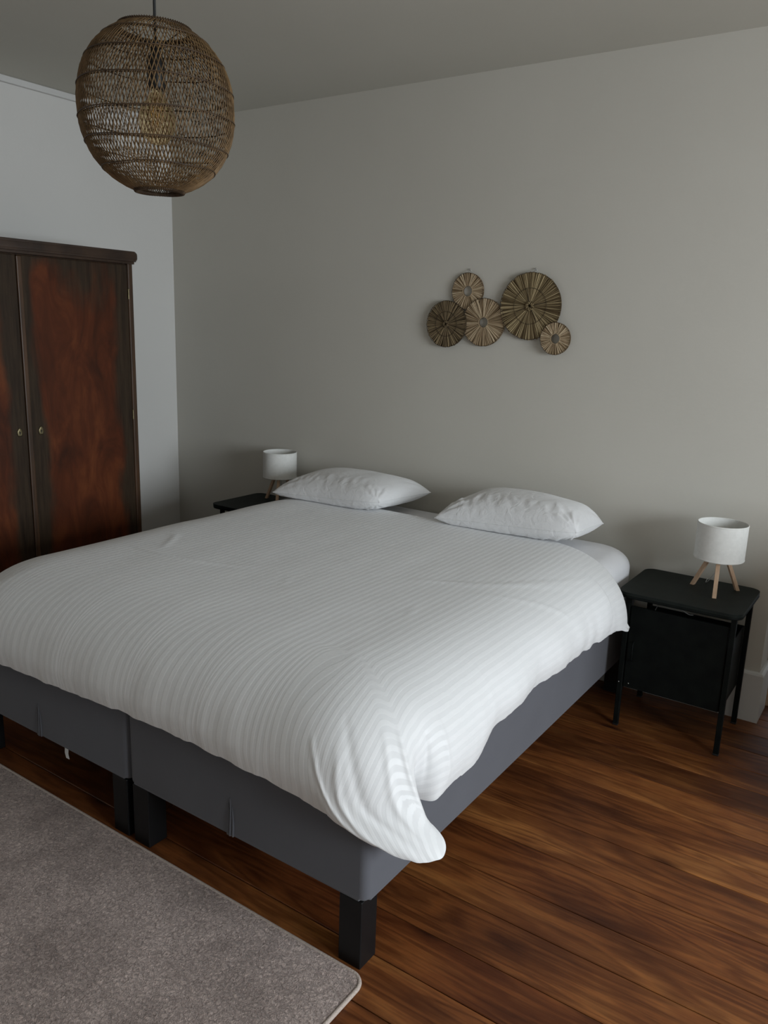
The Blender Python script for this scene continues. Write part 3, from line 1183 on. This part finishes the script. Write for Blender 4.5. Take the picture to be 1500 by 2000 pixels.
# ------------------------------------------------------------------ nightstands
def build_nightstand():
    t_ = thing('nightstand', 'black metal nightstand right of the bed', 'nightstand', (-0.692, 3.235, 0), 0, 'black metal nightstands')
    # local extents
    W, D = 0.232, 0.200
    bm = rounded_plate(-W, W, -D, D, 0.588, 0.600, 0.045, 10, 0.003)
    obj('top_plate', bm, M['plate_metal'], t_, sharp=40)
    bm = bmesh.new()
    # lip under the plate
    rp = []
    for (cx, cy, a0) in ((W - 0.05, D - 0.05, 0), (-W + 0.05, D - 0.05, 90), (-W + 0.05, -D + 0.05, 180), (W - 0.05, -D + 0.05, 270)):
        for i in range(8):
            a = math.radians(a0 + 90 * i / 7)
            rp.append((cx + 0.044 * math.cos(a), cy + 0.044 * math.sin(a), 0.582))
    add_tube(bm, rp, 0.0075, 8, closed=True)
    obj('plate_rim', bm, M['black_metal'], t_, smooth=True)
    for sx in (-1, 1):
        for sy in (-1, 1):
            lx = sx * 0.200
            ly = -0.135 if sy < 0 else 0.190
            lg = obj('leg', box(lx - 0.010, lx + 0.010, ly - 0.010, ly + 0.010, 0.004, 0.580, 0.002), M['black_metal'], t_)
            f = obj('foot_cap', box(lx - 0.011, lx + 0.011, ly - 0.011, ly + 0.011, 0.0, 0.008, 0.002), M['socket'], lg)
    # cabinet body hung between the legs, open slot above it
    bm = bmesh.new()
    x0, x1, ya, yb, z0, z1 = -0.190, 0.190, -0.125, 0.180, 0.175, 0.440
    add_box(bm, x0, x0 + 0.004, ya, yb, z0, z1)
    add_box(bm, x1 - 0.004, x1, ya, yb, z0, z1)
    add_box(bm, x0, x1, yb - 0.004, yb, z0, z1)
    add_box(bm, x0, x1, ya, yb, z0, z0 + 0.004)
    add_box(bm, x0, x1, ya, yb, 0.33, 0.334)
    obj('cabinet_box', bm, M['black_metal'], t_)
    d = obj('door', box(x0 + 0.003, x1 - 0.003, ya - 0.014, ya - 0.001, z0 + 0.002, 0.528, 0.003, 2), M['black_metal'], t_)
    bm = tube([(x0 + 0.03, ya - 0.020, 0.300), (x0 + 0.03, ya - 0.030, 0.306), (x0 + 0.03, ya - 0.030, 0.374), (x0 + 0.03, ya - 0.020, 0.380), (x0 + 0.03, ya - 0.012, 0.382)], 0.003, 8)
    obj('door_pull', bm, M['black_metal'], d, smooth=True)
    # rails
    bm = bmesh.new()
    for yy in (-0.135, 0.190):
        add_box(bm, -0.192, 0.192, yy - 0.006, yy + 0.006, 0.560, 0.575, 0.001)
    for xx in (-0.2, 0.2):
        add_box(bm, xx - 0.005, xx + 0.005, -0.127, 0.182, 0.564, 0.576, 0.001)
    obj('top_rails', bm, M['black_metal'], t_)
    for xx in (-0.203, -0.165):
        bm = bmesh.new()
        bmesh.ops.create_uvsphere(bm, u_segments=10, v_segments=6, radius=0.003, matrix=Matrix.Translation((xx, -0.1465 if xx < -0.19 else -0.1395, 0.197)))
        sc_ = obj('screw', bm, M['steel'], t_, smooth=True)
        sc_['label'] = 'small bright screw head'
    return t_


ns = build_nightstand()
ns2 = dup(ns, (-2.992, 3.235, 0), 'black nightstand at the far side, mostly hidden behind the bed')


def build_lamp():
    t_ = thing('table_lamp', 'white drum lamp on the nightstand right of the bed', 'lamp', (-0.612, 3.290, 0.600), 0, 'small tripod table lamps')
    r, z0, z1 = 0.0945, 0.137, 0.281
    bm = lathe([(r, z0), (r, z1), (r - 0.0015, z1 + 0.001), (r - 0.003, z1), (r - 0.003, z0), (r - 0.0015, z0 - 0.001)], 72, closed=True)
    s = obj('lamp_shade', bm, M['shade'], t_, sharp=50)
    # rolled edges and seam
    for zz in (z0 + 0.003, z1 - 0.003):
        obj('shade_trim', tube(circle(r - 0.0005, zz, 72), 0.0017, 6, closed=True), M['shade'], s, smooth=True)
    # spider that carries the shade
    bm = bmesh.new()
    for k in range(3):
        a = 2 * PI * k / 3 + 0.5
        add_tube(bm, [(0.018 * math.cos(a), 0.018 * math.sin(a), z0 + 0.022), ((r - 0.002) * math.cos(a), (r - 0.002) * math.sin(a), z0 + 0.008)], 0.0014, 6)
    add_tube(bm, circle(0.019, z0 + 0.022, 24), 0.002, 6, closed=True)
    obj('shade_ring', bm, M['steel'], s, smooth=True)
    bm = lathe([(0, z0 + 0.0), (0.016, z0 + 0.0), (0.018, z0 + 0.010), (0.018, z0 + 0.050), (0, z0 + 0.050)], 24)
    obj('bulb_holder', bm, M['white_tag'], t_, sharp=40)
    bm = bmesh.new()
    bmesh.ops.create_uvsphere(bm, u_segments=20, v_segments=14, radius=0.022, matrix=Matrix.Translation((0, 0, z0 + 0.075)))
    obj('bulb', bm, M['white_tag'], t_, smooth=True)
    bm = lathe([(0, z0 - 0.010), (0.034, z0 - 0.010), (0.034, z0 + 0.002), (0, z0 + 0.002)], 24)
    obj('hub', bm, M['oak'], t_, sharp=40)
    # three square splayed legs
    for a in (-78, 42, 162):
        a = math.radians(a)
        d = Vector((math.cos(a), math.sin(a), 0))
        s_ = Vector((-math.sin(a), math.cos(a), 0))
        bm = bmesh.new()
        top = d * 0.030
        bot = d * 0.098
        hw = 0.0078
        vv = []
        for p, z in ((bot, 0.0), (top, z0 + 0.012)):
            for sa, sb in ((-1, -1), (1, -1), (1, 1), (-1, 1)):
                q = p + d * hw * sa + s_ * hw * sb
                vv.append(bm.verts.new((q.x, q.y, z)))
        for f in ((3, 2, 1, 0), (4, 5, 6, 7), (0, 1, 5, 4), (1, 2, 6, 5), (2, 3, 7, 6), (3, 0, 4, 7)):
            bm.faces.new([vv[i] for i in f])
        bmesh.ops.recalc_face_normals(bm, faces=bm.faces)
        bmesh.ops.bevel(bm, geom=list(bm.edges), offset=0.0008, segments=1, affect='EDGES')
        obj('leg', bm, M['oak'], t_)
    # cable down behind the legs and off the back of the table
    pts = catmull([(0, 0, z0 - 0.008), (0.005, 0.010, 0.10), (-0.012, 0.020, 0.065), (-0.035, 0.040, 0.025), (-0.052, 0.080, 0.004), (-0.058, 0.125, 0.003),
                   (-0.060, 0.155, -0.004), (-0.062, 0.172, -0.05), (-0.066, 0.176, -0.20), (-0.066, 0.178, -0.45)], 60)
    c = obj('cable', tube(pts, 0.0017, 6), M['clear_cord'], t_, smooth=True)
    c['label'] = 'thin translucent grey cable'
    return t_


lamp = build_lamp()
dup(lamp, (-2.988, 3.350, 0.600), 'white drum lamp behind the left pillow', 0.35)
# the far lamp stands closer to the wall: its own shorter cable
far = [o for o in COL.objects if o.name.startswith('table_lamp') and o != lamp][0]
for ch in list(far.children):
    if ch.name.startswith('cable'):
        pts = catmull([(0, 0, 0.129), (0.005, 0.010, 0.10), (-0.008, 0.018, 0.065), (-0.020, 0.030, 0.02), (-0.03, 0.05, 0.003), (0.03, 0.055, 0.003), (0.06, 0.05, 0.003)], 40)
        bm = tube(pts, 0.0017, 6)
        me = bpy.data.meshes.new('cable')
        bm.to_mesh(me)
        bm.free()
        me.materials.append(M['clear_cord'])
        ch.data = me
# pale cable loop hanging under the right nightstand top
pts = catmull([(-0.885, 3.435, 0.20), (-0.872, 3.40, 0.36), (-0.842, 3.36, 0.462), (-0.80, 3.345, 0.487), (-0.755, 3.345, 0.478), (-0.715, 3.36, 0.455), (-0.70, 3.385, 0.447)], 50)
c = obj('power_cable', tube(pts, 0.002, 6), M['clear_cord'], smooth=True)
tag(c, 'pale cable looping in the slot under the nightstand top', 'cable')


# ------------------------------------------------------------------ pendant lamp
def build_pendant():
    C = Vector((-1.760, 1.500, 2.114))
    t_ = thing('pendant_lamp', 'round woven rattan pendant lamp hanging from the ceiling', 'lamp', C)
    RR, HZ = 0.193, 0.204
    ZT, ZB = 0.184, -0.195

    def rad(z):
        k = z / HZ
        return RR * max(0.0, 1 - abs(k) ** 2.25) ** 0.5

    def rz(z):
        base = rad(z)
        return max(base, 0.05)
    rng = random.Random(11)
    bm = bmesh.new()
    NR = 112
    NS = 26
    for fam in (-1, 1):
        for k in range(NR):
            a0 = 2 * PI * (k + rng.uniform(-0.08, 0.08)) / NR
            tw = fam * (0.46 + rng.uniform(-0.012, 0.012))
            pts = []
            for i in range(NS + 1):
                f = i / NS
                # even spacing along the meridian
                ang = -PI / 2 * 0.93 + PI * 0.93 * f
                z = math.sin(ang) / math.sin(PI / 2 * 0.93)
                z = ZB + (ZT - ZB) * (z + 1) / 2
                r = rz(z) + 0.0012 * fam + 0.0008 * math.sin(i * 2.1 + k)
                a = a0 + tw * (f - 0.5) * 2
                pts.append((r * math.cos(a), r * math.sin(a), z))
            add_tube(bm, pts, 0.00122 + rng.uniform(-0.0002, 0.0003), 4, caps=False)
    obj('rattan_weave', bm, M['rattan'], t_, smooth=True)
    # horizontal hoops
    for z in (-0.150, -0.095, -0.030, 0.040, 0.105, 0.155):
        bm = bmesh.new()
        r = rz(z)
        tilt = rng.uniform(-0.03, 0.03)
        for dr, dz in ((-0.003, 0.0), (0.003, 0.002)):
            pts = []
            for i in range(72):
                a = 2 * PI * i / 72
                zz = z + dz + tilt * r * math.cos(a + z * 40) + 0.0015 * math.sin(a * 5 + z * 90)
                rr = rz(zz) + dr
                pts.append((rr * math.cos(a), rr * math.sin(a), zz))
            add_tube(bm, pts, 0.0015, 6, closed=True)
        obj('hoop', bm, M['rattan_dark'], t_, smooth=True)
    # wrapped rims
    for z, nm in ((ZT, 'top_rim'), (ZB, 'bottom_rim')):
        bm = bmesh.new()
        r = rz(z)
        add_tube(bm, circle(r, z, 60), 0.0045, 8, closed=True)
        for k in range(90):
            a = 2 * PI * k / 90
            pts = []
            for i in range(7):
                b_ = 2 * PI * i / 6
                rr = r + 0.0055 * math.cos(b_)
                aa = a + 0.02 * i / 6
                pts.append((rr * math.cos(aa), rr * math.sin(aa), z + 0.0055 * math.sin(b_)))
            add_tube(bm, pts, 0.0012, 4, caps=False)
        obj(nm, bm, M['rattan_dark'], t_, smooth=True)
    # wire spider holding the shade at the top
    bm = bmesh.new()
    for k in range(3):
        a = 2 * PI * k / 3 + 0.3
        add_tube(bm, [(0.02 * math.cos(a), 0.02 * math.sin(a), 0.150), (rz(ZT) * math.cos(a), rz(ZT) * math.sin(a), ZT)], 0.0016, 6)
    add_tube(bm, circle(0.021, 0.150, 24), 0.003, 6, closed=True)
    obj('shade_carrier', bm, M['socket'], t_, smooth=True)
    bm = lathe([(0, 0.155), (0.010, 0.155), (0.012, 0.130), (0.021, 0.118), (0.0225, 0.112), (0.0225, 0.052), (0.020, 0.048), (0, 0.048)], 28)
    obj('socket', bm, M['socket'], t_, sharp=40)
    bm = lathe([(0.013, 0.052), (0.014, 0.040), (0.022, 0.028), (0.038, 0.008), (0.0465, -0.020), (0.046, -0.040), (0.036, -0.065), (0.020, -0.080), (0.0, -0.085)], 40)
    b_ = obj('bulb', bm, M['amber'], t_, smooth=True)
    md = b_.modifiers.new('glass_wall', 'SOLIDIFY')
    md.thickness = 0.001
    b_['label'] = 'amber globe bulb'
    bm = bmesh.new()
    for k in range(6):
        a = 2 * PI * k / 6
        add_tube(bm, [(0.006 * math.cos(a), 0.006 * math.sin(a), 0.03), (0.016 * math.cos(a), 0.016 * math.sin(a), 0.0), (0.013 * math.cos(a + 0.4), 0.013 * math.sin(a + 0.4), -0.045)], 0.0007, 5)
    obj('filament', bm, M['filament'], b_, smooth=True)
    pts = [(0.0, 0, 0.15), (0.001, 0, 0.3), (0.0, 0, 0.45), (0, 0, WH - C.z - 0.03)]
    obj('cord', tube(pts, 0.0036, 10), M['cord'], t_, smooth=True)
    bm = lathe([(0, WH - C.z - 0.035), (0.03, WH - C.z - 0.034), (0.048, WH - C.z - 0.026), (0.052, WH - C.z - 0.001), (0, WH - C.z - 0.001)], 32)
    obj('ceiling_rose', bm, M['socket'], t_, smooth=True)
    return t_


build_pendant()


# ------------------------------------------------------------------ woven wall decoration
def build_decor():
    t_ = thing('wall_decoration', 'cluster of five joined round woven straw discs on the wall above the pillows', 'wall decoration', (-1.735, WYB, 1.62))
    O = Vector((-1.735, WYB, 1.62))
    # x, z, radius, hole, material, strands, depth from wall, label
    discs = [(-1.589, 1.700, 0.151, 0.0, 'straw_big', 112, 0.020, 'largest disc, brown straw with a knotted centre'),
             (-1.921, 1.765, 0.0855, 0.024, 'straw_pale', 58, 0.012, 'upper pale disc with a round hole'),
             (-2.023, 1.609, 0.1115, 0.0, 'straw_dark', 84, 0.023, 'darkest disc, knotted centre'),
             (-1.825, 1.622, 0.1125, 0.023, 'straw_pale', 74, 0.016, 'middle pale disc with a small hole'),
             (-1.452, 1.560, 0.0725, 0.021, 'straw_pale', 50, 0.028, 'smallest disc with a round hole')]
    for (x, z, Rr, hole, mn, N, dep, lab) in discs:
        rng = random.Random(int(Rr * 10000))
        bm = bmesh.new()
        lay = bm.verts.layers.float.new('tone')
        c = Vector((x, WYB - dep, z)) - O

        def P(a, r, y):
            return (c.x + r * math.cos(a), c.y + y, c.z + r * math.sin(a))
        # backing web
        ring0 = [bm.verts.new(P(2 * PI * i / 64, max(hole, 0.004), 0.004)) for i in range(64)]
        ring1 = [bm.verts.new(P(2 * PI * i / 64, Rr * 0.985, 0.004)) for i in range(64)]
        ring2 = [bm.verts.new(P(2 * PI * i / 64, max(hole, 0.004), 0.006)) for i in range(64)]
        ring3 = [bm.verts.new(P(2 * PI * i / 64, Rr * 0.985, 0.006)) for i in range(64)]
        for i in range(64):
            j = (i + 1) % 64
            bm.faces.new((ring0[i], ring0[j], ring1[j], ring1[i]))
            bm.faces.new((ring2[i], ring3[i], ring3[j], ring2[j]))
            bm.faces.new((ring1[i], ring1[j], ring3[j], ring3[i]))
            bm.faces.new((ring0[i], ring2[i], ring2[j], ring0[j]))
        for v in bm.verts:
            v[lay] = 0.12
        # two layers of pleated straws
        for layer in (0, 1):
            for k in range(N):
                a = 2 * PI * (k + 0.5 * layer + rng.uniform(-0.3, 0.3)) / N
                bend = rng.uniform(-0.06, 0.06)
                r0 = max(hole * rng.uniform(0.98, 1.12), 0.006)
                r1 = Rr * rng.uniform(0.965, 1.012)
                tone = min(1, max(0, rng.gauss(0.52, 0.30) - 0.25 * (1 - layer)))
                wid0 = r0 * PI / N * 1.3 + 0.0006
                wid1 = Rr * PI / N * rng.uniform(0.62, 1.0)
                yb = -0.0025 * layer + rng.uniform(-0.0012, 0.0012)
                rows = []
                S_ = 7
                for i in range(S_ + 1):
                    f = i / S_
                    r = r0 + (r1 - r0) * f
                    aa = a + bend * (f - 0.5)
                    w_ = wid0 + (wid1 - wid0) * f
                    da = w_ / max(r, 0.003)
                    h = 0.0035 * (1 - 0.35 * f) + 0.0008 * math.sin(f * 9 + k)
                    arch = []
                    for s_ in (-1, -0.5, 0, 0.5, 1):
                        v = bm.verts.new(P(aa + da * s_, r, yb - h * (1 - s_ * s_) ** 0.5 + 0.001))
                        v[lay] = min(1, max(0, tone + 0.22 * (1 - abs(s_)) - 0.12))
                        arch.append(v)
                    rows.append(arch)
                for r_a, r_b in zip(rows[:-1], rows[1:]):
                    for s_ in range(4):
                        bm.faces.new((r_a[s_], r_a[s_ + 1], r_b[s_ + 1], r_b[s_]))
        d = obj('woven_disc', bm, M[mn], t_, sharp=60)
        d['label'] = lab
        # stitched thread rings
        bm = bmesh.new()
        rr = [0.985 * Rr]
        if hole == 0:
            rr += [0.53 * Rr]
        for q in rr:
            pts = [P(2 * PI * i / 96, q * (1 + 0.006 * math.sin(i * 1.7)), -0.0062 + 0.0012 * math.sin(i * 2.3)) for i in range(96)]
            add_tube(bm, pts, 0.0009, 5, closed=True)
        obj('stitching', bm, M['thread'], d, smooth=True)
        if hole == 0:
            # knotted centre: crossing straw loops
            bm = bmesh.new()
            lay = bm.verts.layers.float.new('tone')
            kr = Rr * 0.15
            for k in range(7):
                a = 2 * PI * k / 7 + rng.uniform(-0.2, 0.2)
                pts = [P(a + b_ * 0.25, kr * (0.15 + 0.85 * abs(math.sin(b_ * 1.2 + 0.3))), -0.008 - 0.005 * math.cos(b_)) for b_ in (-2.0, -1.2, -0.5, 0, 0.5, 1.2, 2.0)]
                add_tube(bm, pts, 0.0024, 6)
            for v in bm.verts:
                v[lay] = 0.55
            obj('centre_knot', bm, M[mn], d, smooth=True)
            bm = bmesh.new()
            for b_ in (0.2, 1.8, 3.5, 5.2) if Rr > 0.13 else (0.9, 2.3, 3.6, 5.4):
                add_tube(bm, [P(b_, kr * 0.7, -0.0085), P(b_ + 0.03, Rr * 0.3, -0.0068), P(b_, Rr * 0.52, -0.0062)], [0.0016, 0.0012, 0.0007], 6)
            obj('dark_tie', bm, M['thread'], d, smooth=True)
        else:
            bm = bmesh.new()
            for ph in (0, PI):
                pts = [P(2 * PI * i / 80, hole + 0.0022 + 0.0012 * math.cos(i * 0.9 + ph), -0.004 + 0.0014 * math.sin(i * 0.9 + ph)) for i in range(80)]
                add_tube(bm, pts, 0.0013, 5, closed=True)
            lay = bm.verts.layers.float.new('tone')
            for v in bm.verts:
                v[lay] = 0.6
            obj('hole_rim', bm, M[mn], d, smooth=True)
    return t_


build_decor()
for hx, hz, lab in ((-1.921, 1.858, 'small hook above the upper pale straw disc'), (-1.583, 1.858, 'small hook above the largest straw disc')):
    bm = bmesh.new()
    add_tube(bm, catmull([(0, -0.0005, 0.010), (0, -0.006, 0.008), (0, -0.012, 0.001), (0, -0.016, -0.004), (0, -0.020, 0.001)], 14), 0.0012, 6)
    add_tube(bm, [(-0.010, -0.004, 0.010), (-0.003, -0.007, 0.003), (0.004, -0.007, 0.003), (0.011, -0.004, -0.001)], 0.0009, 5)
    h = obj('wall_hook', bm, M['steel'], smooth=True)
    h.location = (hx, WYB, hz)
    tag(h, lab, 'hook', 'hooks of the straw decoration')


# ------------------------------------------------------------------ rug
def build_rug():
    x0, x1, y0, y1 = -3.3, -0.938, -0.9, 1.388
    t_ = thing('rug', 'taupe short-pile rug with bound edge on the floor at the bed foot', 'rug', ((x0 + x1) / 2, (y0 + y1) / 2, 0))
    cx, cy = (x0 + x1) / 2, (y0 + y1) / 2
    r = 0.045
    bm = rounded_plate(x0 - cx + 0.006, x1 - cx - 0.006, y0 - cy + 0.006, y1 - cy - 0.006, 0.0005, 0.011, r, 10, 0.002)
    obj('pile', bm, M['rug'], t_)
    pts = []
    for (px, py, a0) in ((x1 - r, y1 - r, 0), (x0 + r, y1 - r, 90), (x0 + r, y0 + r, 180), (x1 - r, y0 + r, 270)):
        for i in range(13):
            a = math.radians(a0 + 90 * i / 12)
            pts.append((px - cx + (r - 0.006) * math.cos(a), py - cy + (r - 0.006) * math.sin(a), 0.0068))
    bm = bmesh.new()
    add_tube(bm, pts, 0.0062, 10, closed=True)
    b_ = obj('bound_edge', bm, M['rug_edge'], t_, smooth=True)
    b_['label'] = 'lighter stitched binding'


build_rug()
